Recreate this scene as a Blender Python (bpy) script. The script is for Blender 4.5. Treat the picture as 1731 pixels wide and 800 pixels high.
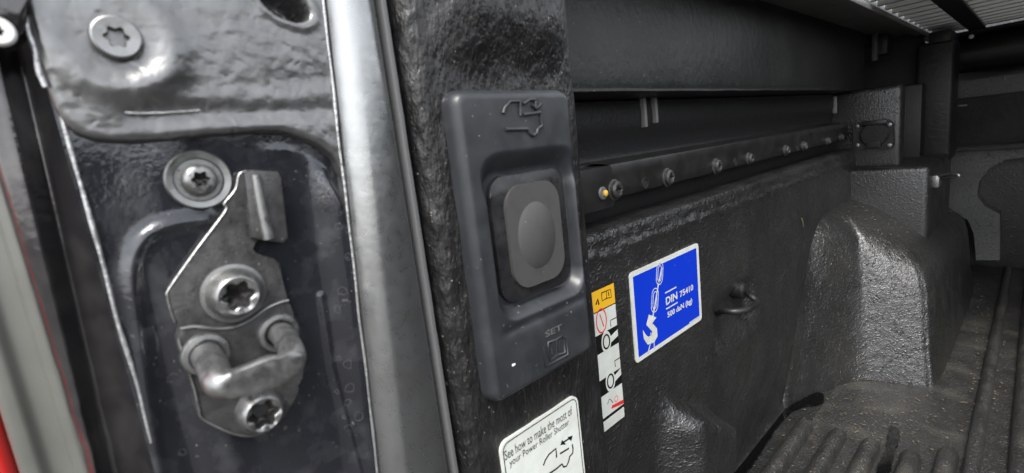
import bpy, bmesh, math, random
import numpy as np
from mathutils import Vector, Matrix, noise
random.seed(7); rng = np.random.default_rng(7)
scene = bpy.context.scene
for o in list(bpy.data.objects): bpy.data.objects.remove(o, do_unlink=True)
C = scene.collection
pi = math.pi

# ------------------------------------------------------------------ camera
# truck frame: X across the bed (right +), Y towards the cab, Z up; metres, origin at the lens
FPX, PCX, PCY = 800.0, 865.5, 400.0            # lens measured on the 1731 x 800 photograph
Fv = np.array([1760 - PCX, PCY - 150, FPX]); _dx = 535.0
Dv = np.array([_dx, -(Fv[0]*_dx + FPX*FPX)/Fv[1], FPX])
Uv = -Dv/np.linalg.norm(Dv); Fv = Fv/np.linalg.norm(Fv)
Rv = np.cross(Fv, Uv); Rv = Rv/np.linalg.norm(Rv)
if Rv[0] < 0: Rv = -Rv
cam = bpy.data.objects.new('camera', bpy.data.cameras.new('camera')); C.objects.link(cam)
cam.data.sensor_width = 36; cam.data.lens = FPX/1731*36; cam.data.clip_start = 0.005; cam.data.clip_end = 5000
m = Matrix.Identity(4)
for i, ax in enumerate((Rv, Fv, Uv)):
    m[i][0], m[i][1], m[i][2] = ax[0], ax[1], -ax[2]
cam.matrix_world = m
cam.data.dof.use_dof = True; cam.data.dof.focus_distance = 0.36; cam.data.dof.aperture_fstop = 14.0
scene.camera = cam
def ray(px, py):
    v = np.array([px - PCX, PCY - py, FPX]); return np.array([v @ Rv, v @ Fv, v @ Uv])
def onX(px, py, X): r = ray(px, py); return r*(X/r[0])
def onY(px, py, Y): r = ray(px, py); return r*(Y/r[1])
def onZ(px, py, Z): r = ray(px, py); return r*(Z/r[2])
def yz(px, py, X): p = onX(px, py, X); return (p[1], p[2])

# ------------------------------------------------------------------ world and sun
SUN_EL, SUN_AZ = math.radians(56), math.radians(146)   # azimuth measured from +Y towards +X: behind the truck
w = bpy.data.worlds.new('World'); scene.world = w; w.use_nodes = True
nt = w.node_tree; bg = nt.nodes['Background']
sky = nt.nodes.new('ShaderNodeTexSky'); sky.sky_type = 'NISHITA'; sky.sun_disc = False
sky.sun_elevation = SUN_EL; sky.sun_rotation = SUN_AZ; sky.dust_density = 1.5; sky.air_density = 1.0
hs = nt.nodes.new('ShaderNodeHueSaturation'); hs.inputs['Saturation'].default_value = 0.22
nt.links.new(sky.outputs[0], hs.inputs['Color']); nt.links.new(hs.outputs[0], bg.inputs[0])
bg.inputs[1].default_value = 0.14
sl = bpy.data.lights.new('sun', 'SUN'); sl.energy = 1.4; sl.angle = math.radians(28); sl.color = (1, .97, .92)
so = bpy.data.objects.new('sun', sl); C.objects.link(so)
sd = Vector((math.sin(SUN_AZ)*math.cos(SUN_EL), math.cos(SUN_AZ)*math.cos(SUN_EL), math.sin(SUN_EL)))
so.rotation_euler = sd.to_track_quat('Z', 'Y').to_euler(); so.location = (2, -3, 5)
vs = scene.view_settings; vs.view_transform = 'Standard'; vs.look = 'None'; vs.gamma = 1; vs.use_curve_mapping = False
vs.exposure = 1.7

# ------------------------------------------------------------------ materials
MATS = {}
def M(name, col, rough=.5, metal=0, spec=.5, bumps=(), var=None, rvar=None, coat=0, specks=None, rings=None):
    """bumps: (kind, scale, strength, (sx,sy,sz)); var: (colour2, scale, lo, hi); specks: (colour, scale, threshold)"""
    mt = bpy.data.materials.new(name); mt.use_nodes = True; n = mt.node_tree.nodes; L = mt.node_tree.links
    b = n['Principled BSDF']
    b.inputs['Base Color'].default_value = (*col, 1); b.inputs['Roughness'].default_value = rough
    b.inputs['Metallic'].default_value = metal; b.inputs['Specular IOR Level'].default_value = spec
    if coat: b.inputs['Coat Weight'].default_value = coat; b.inputs['Coat Roughness'].default_value = .06
    tc = n.new('ShaderNodeTexCoord')
    geo = n.new('ShaderNodeNewGeometry')
    def coords(st):
        mp = n.new('ShaderNodeMapping'); mp.inputs['Scale'].default_value = st
        L.new(geo.outputs['Position'], mp.inputs[0]); return mp.outputs[0]
    def tex(kind, sc, st, detail=3):
        if kind == 'vor':
            t = n.new('ShaderNodeTexVoronoi'); t.feature = 'SMOOTH_F1'; t.inputs['Scale'].default_value = sc
            nz = n.new('ShaderNodeTexNoise'); nz.inputs['Scale'].default_value = sc*.6; L.new(coords(st), nz.inputs[0])
            mx = n.new('ShaderNodeMixRGB'); mx.blend_type = 'LINEAR_LIGHT'; mx.inputs[0].default_value = .9/sc
            L.new(coords(st), mx.inputs[1]); L.new(nz.outputs['Color'], mx.inputs[2]); L.new(mx.outputs[0], t.inputs['Vector'])
            return t.outputs['Distance']
        t = n.new('ShaderNodeTexNoise'); t.inputs['Scale'].default_value = sc; t.inputs['Detail'].default_value = detail
        if kind == 'ridge':
            t.noise_type = 'RIDGED_MULTIFRACTAL'; t.inputs['Detail'].default_value = 1.5; t.inputs['Distortion'].default_value = .8
        L.new(coords(st), t.inputs[0]); return t.outputs[0]
    colsock = None
    if var:
        t = tex('noise', var[1], var[4] if len(var) > 4 else (1, 1, 1), 6)
        r = n.new('ShaderNodeMapRange'); r.inputs[1].default_value = var[2]; r.inputs[2].default_value = var[3]; L.new(t, r.inputs[0])
        mx = n.new('ShaderNodeMixRGB'); mx.inputs[1].default_value = (*col, 1); mx.inputs[2].default_value = (*var[0], 1)
        L.new(r.outputs[0], mx.inputs[0]); colsock = mx.outputs[0]
    if specks:
        t = tex('noise', specks[1], (1, 1, 1), 2)
        r = n.new('ShaderNodeMapRange'); r.inputs[1].default_value = specks[2]; r.inputs[2].default_value = specks[2] + .03; L.new(t, r.inputs[0])
        mx = n.new('ShaderNodeMixRGB'); mx.inputs[1].default_value = (*col, 1); mx.inputs[2].default_value = (*specks[0], 1)
        if colsock: L.new(colsock, mx.inputs[1])
        L.new(r.outputs[0], mx.inputs[0]); colsock = mx.outputs[0]
    if rings:                                    # dried water marks: faint outlines
        t = n.new('ShaderNodeTexVoronoi'); t.inputs['Scale'].default_value = rings[1]; t.inputs['Randomness'].default_value = 1
        nz = n.new('ShaderNodeTexNoise'); nz.inputs['Scale'].default_value = rings[1]*1.5; L.new(geo.outputs['Position'], nz.inputs[0])
        mx = n.new('ShaderNodeMixRGB'); mx.blend_type = 'LINEAR_LIGHT'; mx.inputs[0].default_value = .35/rings[1]
        L.new(geo.outputs['Position'], mx.inputs[1]); L.new(nz.outputs['Color'], mx.inputs[2]); L.new(mx.outputs[0], t.inputs['Vector'])
        sb = n.new('ShaderNodeMath'); sb.operation = 'SUBTRACT'; sb.inputs[1].default_value = .34; L.new(t.outputs['Distance'], sb.inputs[0])
        ab = n.new('ShaderNodeMath'); ab.operation = 'ABSOLUTE'; L.new(sb.outputs[0], ab.inputs[0])
        r = n.new('ShaderNodeMapRange'); r.inputs[1].default_value = .05; r.inputs[2].default_value = .0; r.inputs[3].default_value = 0; r.inputs[4].default_value = .8; L.new(ab.outputs[0], r.inputs[0])
        gt = n.new('ShaderNodeSeparateColor'); L.new(t.outputs['Color'], gt.inputs[0])
        g2 = n.new('ShaderNodeMath'); g2.operation = 'GREATER_THAN'; g2.inputs[1].default_value = .8; L.new(gt.outputs[0], g2.inputs[0])
        ml = n.new('ShaderNodeMath'); ml.operation = 'MULTIPLY'; L.new(r.outputs[0], ml.inputs[0]); L.new(g2.outputs[0], ml.inputs[1])
        mx = n.new('ShaderNodeMixRGB'); mx.inputs[1].default_value = (*col, 1); mx.inputs[2].default_value = (*rings[0], 1)
        if colsock: L.new(colsock, mx.inputs[1])
        L.new(ml.outputs[0], mx.inputs[0]); colsock = mx.outputs[0]
    if colsock: L.new(colsock, b.inputs['Base Color'])
    if rvar:
        t = tex('noise', rvar[0], (1, 1, 1), 5)
        r = n.new('ShaderNodeMapRange'); r.inputs[1].default_value = .35; r.inputs[2].default_value = .65
        r.inputs[3].default_value = rvar[1]; r.inputs[4].default_value = rvar[2]; L.new(t, r.inputs[0]); L.new(r.outputs[0], b.inputs['Roughness'])
    prev = None
    for k, (kind, sc, stg, st) in enumerate(bumps):
        bp = n.new('ShaderNodeBump'); bp.inputs['Strength'].default_value = stg; bp.inputs['Distance'].default_value = 1.0/sc
        L.new(tex(kind, sc, st), bp.inputs['Height'])
        if prev: L.new(prev, bp.inputs['Normal'])
        prev = bp.outputs[0]
    if prev: L.new(prev, b.inputs['Normal'])
    MATS[name] = mt; return mt
I3 = (1, 1, 1)
M('paint_gloss', (.05, .047, .05), .07, .7, 1.0, [('noise', 300, .04, I3)], var=((.10, .095, .095), 90, .45, .75), rvar=(120, .04, .18))
M('paint_dusty', (.028, .029, .035), .2, .4, .9, [('noise', 700, .04, I3)], var=((.07, .072, .08), 130, .5, .8), rvar=(160, .03, .2), specks=((.3, .29, .27), 900, .73), rings=((.13, .13, .135), 260))
M('paint_hammer', (.17, .17, .17), .32, .8, .6, [('vor', 290, .13, I3)], var=((.20, .20, .198), 120, .4, .7), rvar=(200, .28, .42))
M('column_satin', (.33, .335, .335), .28, .9, .6, [('noise', 120, .03, I3), ('noise', 1800, .03, I3)], var=((.29, .29, .29), 60, .4, .7), rvar=(240, .26, .34))
M('seam_edge', (.45, .45, .45), .3, .7, .6, [('noise', 500, .3, I3)])
M('rubber_grey', (.10, .10, .10), .45, 0, .5, [('noise', 900, .05, I3)])
M('dark_gap', (.008, .008, .008), .7)
M('steel_dark', (.05, .049, .049), .3, .45, .5, [('noise', 900, .12, I3)], var=((.085, .084, .084), 220, .4, .7), rvar=(300, .25, .5), specks=((.34, .33, .31), 1100, .72))
M('steel_edge', (.42, .42, .41), .35, 1.0, .5, [('noise', 800, .15, I3)])
M('steel_zinc', (.25, .25, .248), .3, .9, .5, [('noise', 900, .05, I3)], var=((.25, .25, .24), 260, .4, .7), rvar=(300, .25, .5))
M('socket_dark', (.03, .027, .025), .25, .6)
M('housing_grey', (.115, .115, .105), .4, 0, .5, [('noise', 300, .02, I3)], var=((.09, .09, .08), 30, .4, .7))
M('red_lens', (.42, .012, .010), .12, 0, .6, coat=.5)
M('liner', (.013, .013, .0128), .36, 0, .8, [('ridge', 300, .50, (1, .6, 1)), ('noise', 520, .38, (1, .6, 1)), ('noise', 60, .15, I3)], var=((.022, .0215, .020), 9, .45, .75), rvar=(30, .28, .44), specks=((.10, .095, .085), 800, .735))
M('liner_far', (.014, .014, .0138), .4, 0, .8, [('ridge', 260, .28, I3), ('noise', 480, .2, I3)], var=((.026, .0255, .024), 9, .45, .75), rvar=(30, .34, .5))
M('liner_floor', (.019, .0187, .018), .36, 0, .9, [('ridge', 240, .45, I3), ('noise', 480, .4, I3)], var=((.060, .056, .047), 16, .5, .75), rvar=(40, .3, .5), specks=((.16, .135, .09), 420, .69))
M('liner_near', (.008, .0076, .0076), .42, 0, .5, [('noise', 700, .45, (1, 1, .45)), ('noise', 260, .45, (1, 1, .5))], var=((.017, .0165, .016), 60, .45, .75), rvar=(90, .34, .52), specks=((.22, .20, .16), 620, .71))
M('liner_streak', (.05, .05, .049), .4, 0, .6, [('noise', 420, .7, (1, 1, .25)), ('vor', 260, .35, (1, 1, .4))], var=((.10, .10, .095), 130, .45, .7, (1, 1, .3)))
M('bezel_plastic', (.021, .0225, .0255), .38, 0, .5, [('noise', 2200, .08, I3)], var=((.032, .034, .038), 70, .45, .72), rvar=(130, .3, .48), specks=((.24, .24, .22), 620, .735))
M('button_frame', (.014, .014, .015), .3, 0, .5, [('noise', 1500, .05, I3)], var=((.026, .026, .027), 120, .45, .7), rvar=(200, .22, .45))
M('button_rubber', (.052, .0516, .050), .5, 0, .45, [('noise', 1800, .08, I3)], var=((.045, .044, .042), 160, .52, .68), specks=((.3, .29, .26), 800, .75))
M('white_print', (.56, .58, .545), .4, 0, .4, [('noise', 120, .05, I3)], var=((.49, .50, .455), 60, .4, .75))
M('black_print', (.006, .006, .006), .6, 0, .15)
M('blue_print', (.003, .032, .48), .35, 0, .4, specks=((.5, .55, .8), 420, .745))
M('yellow_print', (.72, .40, .02), .4)
M('red_print', (.62, .03, .025), .4)
M('body_dark', (.013, .0135, .013), .45, 0, .3, [('noise', 700, .12, I3), ('noise', 120, .1, I3)], var=((.024, .0245, .023), 14, .4, .7), specks=((.13, .13, .12), 520, .71))
M('body_black', (.012, .012, .012), .5, 0, .4, [('noise', 300, .2, I3)], specks=((.12, .12, .11), 560, .73))
M('clip_grey', (.20, .20, .19), .4)
M('rail_steel', (.009, .009, .009), .4, .1, .5, [('noise', 900, .15, I3)], var=((.024, .0235, .022), 60, .4, .75))
M('alu', (.60, .60, .59), .36, .9, .5, [('noise', 200, .03, (1, .1, 1))])
M('alu_dull', (.13, .13, .125), .5, .5, .5, [('noise', 160, .1, I3)], var=((.18, .18, .17), 20, .4, .7))
M('dark_reflection', (.01, .01, .01), .7)  # near-black colour for the dark reflection painted under the slats
M('grey_panel', (.085, .085, .082), .45, 0, .5, [('ridge', 260, .5, I3)], var=((.055, .055, .052), 12, .4, .7))
M('water', (.002, .002, .002), .06, 0, .35)
M('straw', (.09, .072, .045), .85)
M('chip_white', (.7, .7, .68), .4, 0, .6)
M('yellow_plug', (.65, .42, .06), .4)
M('asphalt', (.07, .068, .064), .85, 0, .3, [('noise', 40, .4, I3)], var=((.10, .098, .09), 2, .4, .7))

# ------------------------------------------------------------------ mesh helpers
ORG = {}
def finish(o, name, mat, parent, smooth, angle=None):
    if mat: o.data.materials.append(MATS[mat] if isinstance(mat, str) else mat)
    if parent: o.parent = parent
    o.data.polygons.foreach_set('use_smooth', [smooth]*len(o.data.polygons))
    if smooth and angle:
        try: o.data.set_sharp_from_angle(angle=math.radians(angle))
        except Exception: pass
    C.objects.link(o); return o
def root_of(p):
    while p.parent: p = p.parent
    return p
def obj(name, verts, faces, mat, parent=None, smooth=True, angle=None, matidx=None):
    me = bpy.data.meshes.new(name); verts = np.array(verts, dtype=float)
    if parent: verts = verts - np.array(ORG[root_of(parent).name])
    loc = None
    if not parent:
        loc = np.array([(verts[:, 0].min() + verts[:, 0].max())/2, (verts[:, 1].min() + verts[:, 1].max())/2, verts[:, 2].min()]); verts = verts - loc
    me.from_pydata(verts.tolist(), [], [list(f) for f in faces]); me.update()
    bm = bmesh.new(); bm.from_mesh(me); bmesh.ops.recalc_face_normals(bm, faces=bm.faces) if name not in NOFIX else None; bm.to_mesh(me); bm.free()
    o = bpy.data.objects.new(name, me); finish(o, name, mat, parent, smooth, angle)
    if loc is not None: o.location = loc; ORG[o.name] = tuple(loc)
    return o
NOFIX = set()
def thing(name, label, cat, loc, group=None):
    o = bpy.data.objects.new(name, None); C.objects.link(o); o.location = loc; o.empty_display_size = .01
    o['label'] = label; o['category'] = cat
    if group: o['group'] = group
    ORG[o.name] = tuple(loc); return o
def tag(o, label=None, cat=None, group=None, kind=None):
    if label: o['label'] = label
    if cat: o['category'] = cat
    if group: o['group'] = group
    if kind: o['kind'] = kind
    return o
def gridf(P):                                   # P: (n,m,3)
    n_, m_ = P.shape[:2]; idx = np.arange(n_*m_).reshape(n_, m_)
    f = np.stack([idx[:-1, :-1], idx[1:, :-1], idx[1:, 1:], idx[:-1, 1:]], -1).reshape(-1, 4)
    return P.reshape(-1, 3), f
def flip_to(P, f, axis, sign):
    v = P; a, b_, c = v[f[0][0]], v[f[0][1]], v[f[0][2]]
    return f
def sstep(a, b, x):
    t = np.clip((x - a)/(b - a), 0, 1); return t*t*(3 - 2*t)
def rrsdf(y, z, cy, cz, hy, hz, r):             # rounded rectangle, negative inside
    qy = np.abs(y - cy) - (hy - r); qz = np.abs(z - cz) - (hz - r)
    return np.hypot(np.maximum(qy, 0), np.maximum(qz, 0)) + np.minimum(np.maximum(qy, qz), 0) - r
def pathdist(Y, Z, pts):
    d = np.full(Y.shape, 1e9)
    for (a, b_) in zip(pts[:-1], pts[1:]):
        ax, az = a; bx, bz = b_; L2 = (bx-ax)**2 + (bz-az)**2 + 1e-18
        t = np.clip(((Y-ax)*(bx-ax) + (Z-az)*(bz-az))/L2, 0, 1)
        d = np.minimum(d, np.hypot(Y-ax-t*(bx-ax), Z-az-t*(bz-az)))
    return d
def vnoise(Y, Z, sc, seed=0):
    out = np.empty(Y.shape); 
    for i in np.ndindex(Y.shape): out[i] = noise.noise((Y[i]*sc, Z[i]*sc, seed*7.3))
    return out
def smooth_path(pts, n=8):
    P = [np.array(p, float) for p in pts]; P = [2*P[0]-P[1]] + P + [2*P[-1]-P[-2]]; out = []
    for i in range(1, len(P)-2):
        for k in range(n):
            t = k/n; p0, p1, p2, p3 = P[i-1], P[i], P[i+1], P[i+2]
            out.append(.5*((2*p1) + (-p0+p2)*t + (2*p0-5*p1+4*p2-p3)*t*t + (-p0+3*p1-3*p2+p3)*t**3))
    out.append(P[-2]); return np.array(out)
def tube_vf(path, rad, seg=10, cap=True, sx=1.0):
    path = np.array(path, float); n_ = len(path); rad = np.broadcast_to(rad, (n_,))
    T = np.gradient(path, axis=0); T /= np.linalg.norm(T, axis=1)[:, None] + 1e-12
    up = np.array([0, 0, 1.0]) if abs(T[0][2]) < .8 else np.array([0, 1.0, 0])
    V = []; N = np.cross(T[0], up); N /= np.linalg.norm(N)
    for i in range(n_):
        N = N - T[i]*(N @ T[i]); N /= np.linalg.norm(N); B = np.cross(T[i], N)
        for k in range(seg):
            a = 2*pi*k/seg; V.append(path[i] + rad[i]*(math.cos(a)*N*sx + math.sin(a)*B))
    F = []
    for i in range(n_-1):
        for k in range(seg):
            k2 = (k+1) % seg; F.append((i*seg+k, i*seg+k2, (i+1)*seg+k2, (i+1)*seg+k))
    if cap: F.append(tuple(range(seg))[::-1]); F.append(tuple((n_-1)*seg+k for k in range(seg)))
    return np.array(V), F
def tube(name, path, rad, mat, parent=None, seg=10, sx=1.0):
    v, f = tube_vf(path, rad, seg, True, sx); return obj(name, v, f, mat, parent, True, 60)
def rbox_vf(x0, x1, y0, y1, z0, z1, bev=0.0, seg=2):
    bm = bmesh.new(); bmesh.ops.create_cube(bm, size=1)
    for v in bm.verts: v.co = Vector(((x0+x1)/2 + v.co.x*(x1-x0), (y0+y1)/2 + v.co.y*(y1-y0), (z0+z1)/2 + v.co.z*(z1-z0)))
    if bev > 0: bmesh.ops.bevel(bm, geom=bm.edges[:], offset=bev, segments=seg, affect='EDGES', profile=.5)
    bm.verts.index_update(); V = np.array([v.co[:] for v in bm.verts]); F = [[v.index for v in f.verts] for f in bm.faces]; bm.free(); return V, F
def rbox(name, x0, x1, y0, y1, z0, z1, mat, parent=None, bev=0.0, seg=2):
    v, f = rbox_vf(x0, x1, y0, y1, z0, z1, bev, seg); return obj(name, v, f, mat, parent, bev > 0, 40)
def prism_vf(poly, x0, x1, bev=0.0):            # poly in (Y,Z), extruded along X from x0 to x1 (x1 the seen face)
    n_ = len(poly); area = sum(poly[i][0]*poly[(i+1) % n_][1] - poly[(i+1) % n_][0]*poly[i][1] for i in range(n_))
    if area < 0: poly = poly[::-1]
    bm = bmesh.new(); top = [bm.verts.new((x1, p[0], p[1])) for p in poly]; bot = [bm.verts.new((x0, p[0], p[1])) for p in poly]
    ft = bm.faces.new(top); bm.faces.new(bot[::-1])
    for i in range(n_): j = (i+1) % n_; bm.faces.new((top[i], bot[i], bot[j], top[j]))
    if bev > 0: bmesh.ops.bevel(bm, geom=list(ft.edges), offset=bev, segments=2, affect='EDGES', profile=.5)
    bm.normal_update(); bmesh.ops.triangulate(bm, faces=[f for f in bm.faces if len(f.verts) > 4])
    bm.verts.index_update(); V = np.array([v.co[:] for v in bm.verts]); F = [[v.index for v in f.verts] for f in bm.faces]; bm.free(); return V, F
def prism(name, poly, x0, x1, mat, parent=None, bev=0.0):
    v, f = prism_vf(poly, x0, x1, bev); return obj(name, v, f, mat, parent, bev > 0, 35)
def rrect(cy, cz, hy, hz, r, n=6):
    out = []
    for (sy, sz, a0) in ((1, 1, 0), (-1, 1, pi/2), (-1, -1, pi), (1, -1, 3*pi/2)):
        for k in range(n+1):
            a = a0 + pi/2*k/n; out.append((cy + sy*(hy-r) + r*math.cos(a), cz + sz*(hz-r) + r*math.sin(a)))
    return out
def stroke_vf(pts, wd, x0, x1, closed=False):   # flat printed line of width wd in the YZ plane
    pts = [np.array(p, float) for p in pts]; n_ = len(pts); V = []; F = []
    for i in range(n_):
        a = pts[(i-1) % n_] if (closed or i > 0) else pts[i]; b_ = pts[(i+1) % n_] if (closed or i < n_-1) else pts[i]
        t = b_-a; t /= np.linalg.norm(t) + 1e-12; nn = np.array([-t[1], t[0]])*wd/2
        for s in (1, -1): V += [(x1, *(pts[i]+s*nn)), (x0, *(pts[i]+s*nn))]
    m_ = n_ if closed else n_-1
    for i in range(m_):
        j = (i+1) % n_; a, b_ = i*4, j*4
        F += [(a, a+2, b_+2, b_), (a+1, b_+1, b_+3, a+3), (a, b_, b_+1, a+1), (a+2, a+3, b_+3, b_+2)]
    if not closed:
        F += [(0, 1, 3, 2), ((n_-1)*4, (n_-1)*4+2, (n_-1)*4+3, (n_-1)*4+1)]
    return np.array(V), F
def stroke(name, pts, wd, x0, x1, mat, parent, closed=False):
    v, f = stroke_vf(pts, wd, x0, x1, closed); return obj(name, v, f, mat, parent, False)
def merge(parts):
    V = []; F = []; k = 0
    for v, f in parts:
        V.append(np.array(v)); F += [[i+k for i in q] for q in f]; k += len(v)
    return np.concatenate(V), F
def text(name, s, box, x, mat, parent, depth=.00012, bold=0.0):
    """letters facing +X, fitted into box (y0,y1,z0,z1)"""
    cu = bpy.data.curves.new('t', 'FONT'); cu.body = s; cu.size = 1; cu.resolution_u = 3; cu.offset = bold
    to = bpy.data.objects.new('t', cu); C.objects.link(to); bpy.context.view_layer.update()
    me = bpy.data.meshes.new_from_object(to.evaluated_get(bpy.context.evaluated_depsgraph_get()))
    V = np.array([v.co[:] for v in me.vertices]); F = [list(p.vertices) for p in me.polygons]
    bpy.data.objects.remove(to); bpy.data.curves.remove(cu); bpy.data.meshes.remove(me)
    mn, mx = V.min(0), V.max(0); y0, y1, z0, z1 = box
    W = np.zeros_like(V); W[:, 1] = y0 + (V[:, 0]-mn[0])/(mx[0]-mn[0])*(y1-y0); W[:, 2] = z0 + (V[:, 1]-mn[1])/(mx[1]-mn[1])*(z1-z0); W[:, 0] = x+depth
    NOFIX.add(name); return obj(name, W, F, mat, parent, False)
def rings_vf(rings, cx, cy, cz, seg=48, cap=True):   # lathe round the X axis; each ring (radius or fn(theta), height along +X)
    V = []; F = []
    for (r, h) in rings:
        for k in range(seg):
            a = 2*pi*k/seg; rr = r(a) if callable(r) else r
            V.append((cx+h, cy+rr*math.cos(a), cz+rr*math.sin(a)))
    for i in range(len(rings)-1):
        for k in range(seg):
            k2 = (k+1) % seg; F.append((i*seg+k, i*seg+k2, (i+1)*seg+k2, (i+1)*seg+k))
    if cap: F.append(tuple((len(rings)-1)*seg+k for k in range(seg)))
    return np.array(V), F
def star(r0, amp=.16, ph=0.3): return lambda a: r0*(1+amp*math.cos(6*a+ph))
def torx(name, c, rings, sock_r, top_h, depth, mat, parent):
    """bolt head: outer rings then a six-lobed socket; returns the head, socket floor as its child"""
    rr = list(rings) + [(star(sock_r*1.12), top_h), (star(sock_r), top_h-.0004), (star(sock_r*.97), top_h-depth)]
    v, f = rings_vf(rr, *c, cap=False); h = obj(name, v, f, mat, parent, True, 32)
    v, f = rings_vf([(star(sock_r*.97), top_h-depth), (sock_r*.45, top_h-depth-.0006)], *c); obj('socket', v, f, 'socket_dark', h, True, 30)
    return h

# ------------------------------------------------------------------ ground
g = obj('ground', [(-400, -400, -1.25), (400, -400, -1.25), (400, 400, -1.25), (-400, 400, -1.25)], [(0, 1, 2, 3)], 'asphalt', None, False); tag(g, kind='structure')

# ------------------------------------------------------------------ tailgate pillar: painted jamb
XJ = -.160
pil = thing('tailgate_pillar', 'glossy black painted steel tailgate pillar with seams, screws and a pale rounded column', 'pillar', (-.18, .04, -.46))
def yL(z): return .0655 + .065*(z + .0076)      # slanting front border of the jamb
Z0, Z1 = -.46, .13
ny, nz = 110, 300
zz = np.concatenate([np.linspace(Z0, -.14, 30), np.linspace(-.1395, .02, 240), np.linspace(.022, Z1, 30)])
U, ZZ = np.meshgrid(np.linspace(0, 1, ny), zz, indexing='ij'); YY = U*(yL(ZZ) + .002)
out = [yz(*p, -.158) for p in ((62, 100), (85, 165), (105, 205), (130, 228), (165, 240), (230, 243), (330, 233), (430, 226), (480, 228), (520, 245), (550, 270), (570, 310), (577, 350))]
oy = np.array([p[0] for p in out]); oz = np.array([p[1] for p in out]); oy = np.maximum.accumulate(oy + np.arange(len(oy))*1e-6)
H = np.zeros_like(YY)
dR = yL(ZZ) - YY
low = 1 - sstep(-.010, -.002, ZZ - np.interp(YY, oy, oz))
H += .0030*(1 - sstep(.0005, .011, dR))*low                                  # front border swells up to the column
cyc, czc = .052, .000                                                     # rounded upper front corner of the pressing
rc = np.hypot(np.maximum(YY-cyc, 0), np.maximum(ZZ-czc, 0)); H += .0022*sstep(.006, .013, rc)*(ZZ > czc)*low*sstep(.040, .054, YY)
bead = [yz(*p, XJ) for p in ((268, 800), (246, 660), (232, 540), (226, 460), (236, 415), (262, 390), (300, 378), (345, 372))]
H += .0016*np.exp(-(pathdist(YY, ZZ, smooth_path(bead, 5))/.0019)**2)
cr = [yz(*p, XJ) for p in ((542, 500), (560, 620), (585, 720), (610, 820))]
H += .0008*np.exp(-(pathdist(YY, ZZ, cr)/.0010)**2)
H -= .0012*np.exp(-((YY-.0085)/.0028)**2)*(1-sstep(-.03, -.01, ZZ))
H += .0010*np.exp(-((YY-.0185)/.004)**2)*(1-sstep(-.075, -.05, ZZ))
H += .0004*vnoise(YY, ZZ, 55, 1)
hy_, hz_ = yz(480, 6, -.157); H -= .025*(1-sstep(.006, .009, np.hypot(YY-hy_, ZZ-hz_)))
P = np.stack([XJ + H, YY, ZZ], -1); v, f = gridf(P); obj('jamb_panel', v, f, 'paint_dusty', pil)

# overlapping hammered plate on top
ys = np.concatenate([np.linspace(oy[0], .006, 22)[:-1], np.linspace(.006, oy[-1], 130)])
T = np.concatenate([np.linspace(0, .12, 22)[:-1], np.linspace(.12, 1, 130)])
YA, TT = np.meshgrid(ys, T, indexing='ij'); zb = np.interp(YA, oy, oz); ZA = zb + TT*(Z1 - zb)
YS = YA.copy(); YA = np.where(YA > .045, .045 + (YA-.045)*(yL(ZA)+.0008-.045)/(oy[-1]-.045), YA)
bound = list(zip(oy, oz)); bound = smooth_path(bound, 4)
dB = pathdist(YS, ZA, [tuple(p) for p in bound]); dB = np.minimum(dB, np.maximum(YA-oy[0], 0) + (ZA < .0257)*1)
Hh = .0034*np.sqrt(np.clip(1-(1-np.clip(dB/.0022, 0, 1))**2, 0, 1))
sy, sz = yz(197, 64, -.154)
rr_ = np.hypot(YA-sy, (ZA-sz)); ang = np.arctan2(ZA-sz, YA-sy)
Hh += .0026*np.exp(-((rr_-.0118)/.0040)**2)*(.5+.5*np.cos(ang+pi/3.2))                       # swell beneath and ahead of the screw
Hh -= .0010*np.exp(-((ZA-.0205)/.0028)**2)*sstep(.008, .02, YA)
Hh -= .0005*np.exp(-((ZA-.0275-.10*(YA-.04))/.004)**2)*sstep(.03, .045, YA)
hy_, hz_ = yz(480, 6, -.157); hole = np.hypot((YA-hy_)/1.25 - (ZA-hz_)*-.35, ZA-hz_)
Hh -= .016*(1-sstep(.0044, .0054, hole)); Hh += .0007*np.exp(-((hole-.0068)/.001)**2)
Hh += .00010*vnoise(YA, ZA, 260, 3) + .0003*vnoise(YA, ZA, 70, 5)
P = np.stack([XJ + .0006 + Hh, YA, ZA], -1); P[:, 0, 0] = XJ + .0002; P[0, :, 0] = XJ - .002
v, f = gridf(P); obj('overlap_plate', v, f, 'paint_hammer', pil)
wl = [onX(*p, -.1558) for p in ((212, 191), (250, 192), (295, 190), (338, 187))]; tube('weld_line', smooth_path(wl, 4), .00035, 'seam_edge', pil, 6)

# corner panel wrapping round to the tail light
prof = smooth_path([(-.1600, .0014), (-.1645, .0004), (-.1700, -.0020), (-.1735, -.0040), (-.1722, -.0058), (-.1700, -.0078), (-.1705, -.0100), (-.1735, -.0125), (-.1790, -.0140), (-.1900, -.0143), (-.235, -.0143)], 6)
zz = np.linspace(Z0, Z1, 160); P = np.zeros((len(prof), len(zz), 3))
for j, z in enumerate(zz):
    gz = .004*np.clip((.02 - z)/.08, -.4, 1.3)      # the groove drifts rearward lower down
    wv = .00025*noise.noise((3.1, 0, z*170))*(1-sstep(-.05, -.03, z))
    for i, (x, y) in enumerate(prof):
        k = math.exp(-((i-24)/14)**2); P[i, j] = (x + wv*math.sin(i*.12), y - gz*k + wv, z)
v, f = gridf(P); obj('corner_panel', v, f, 'paint_gloss', pil)
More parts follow.
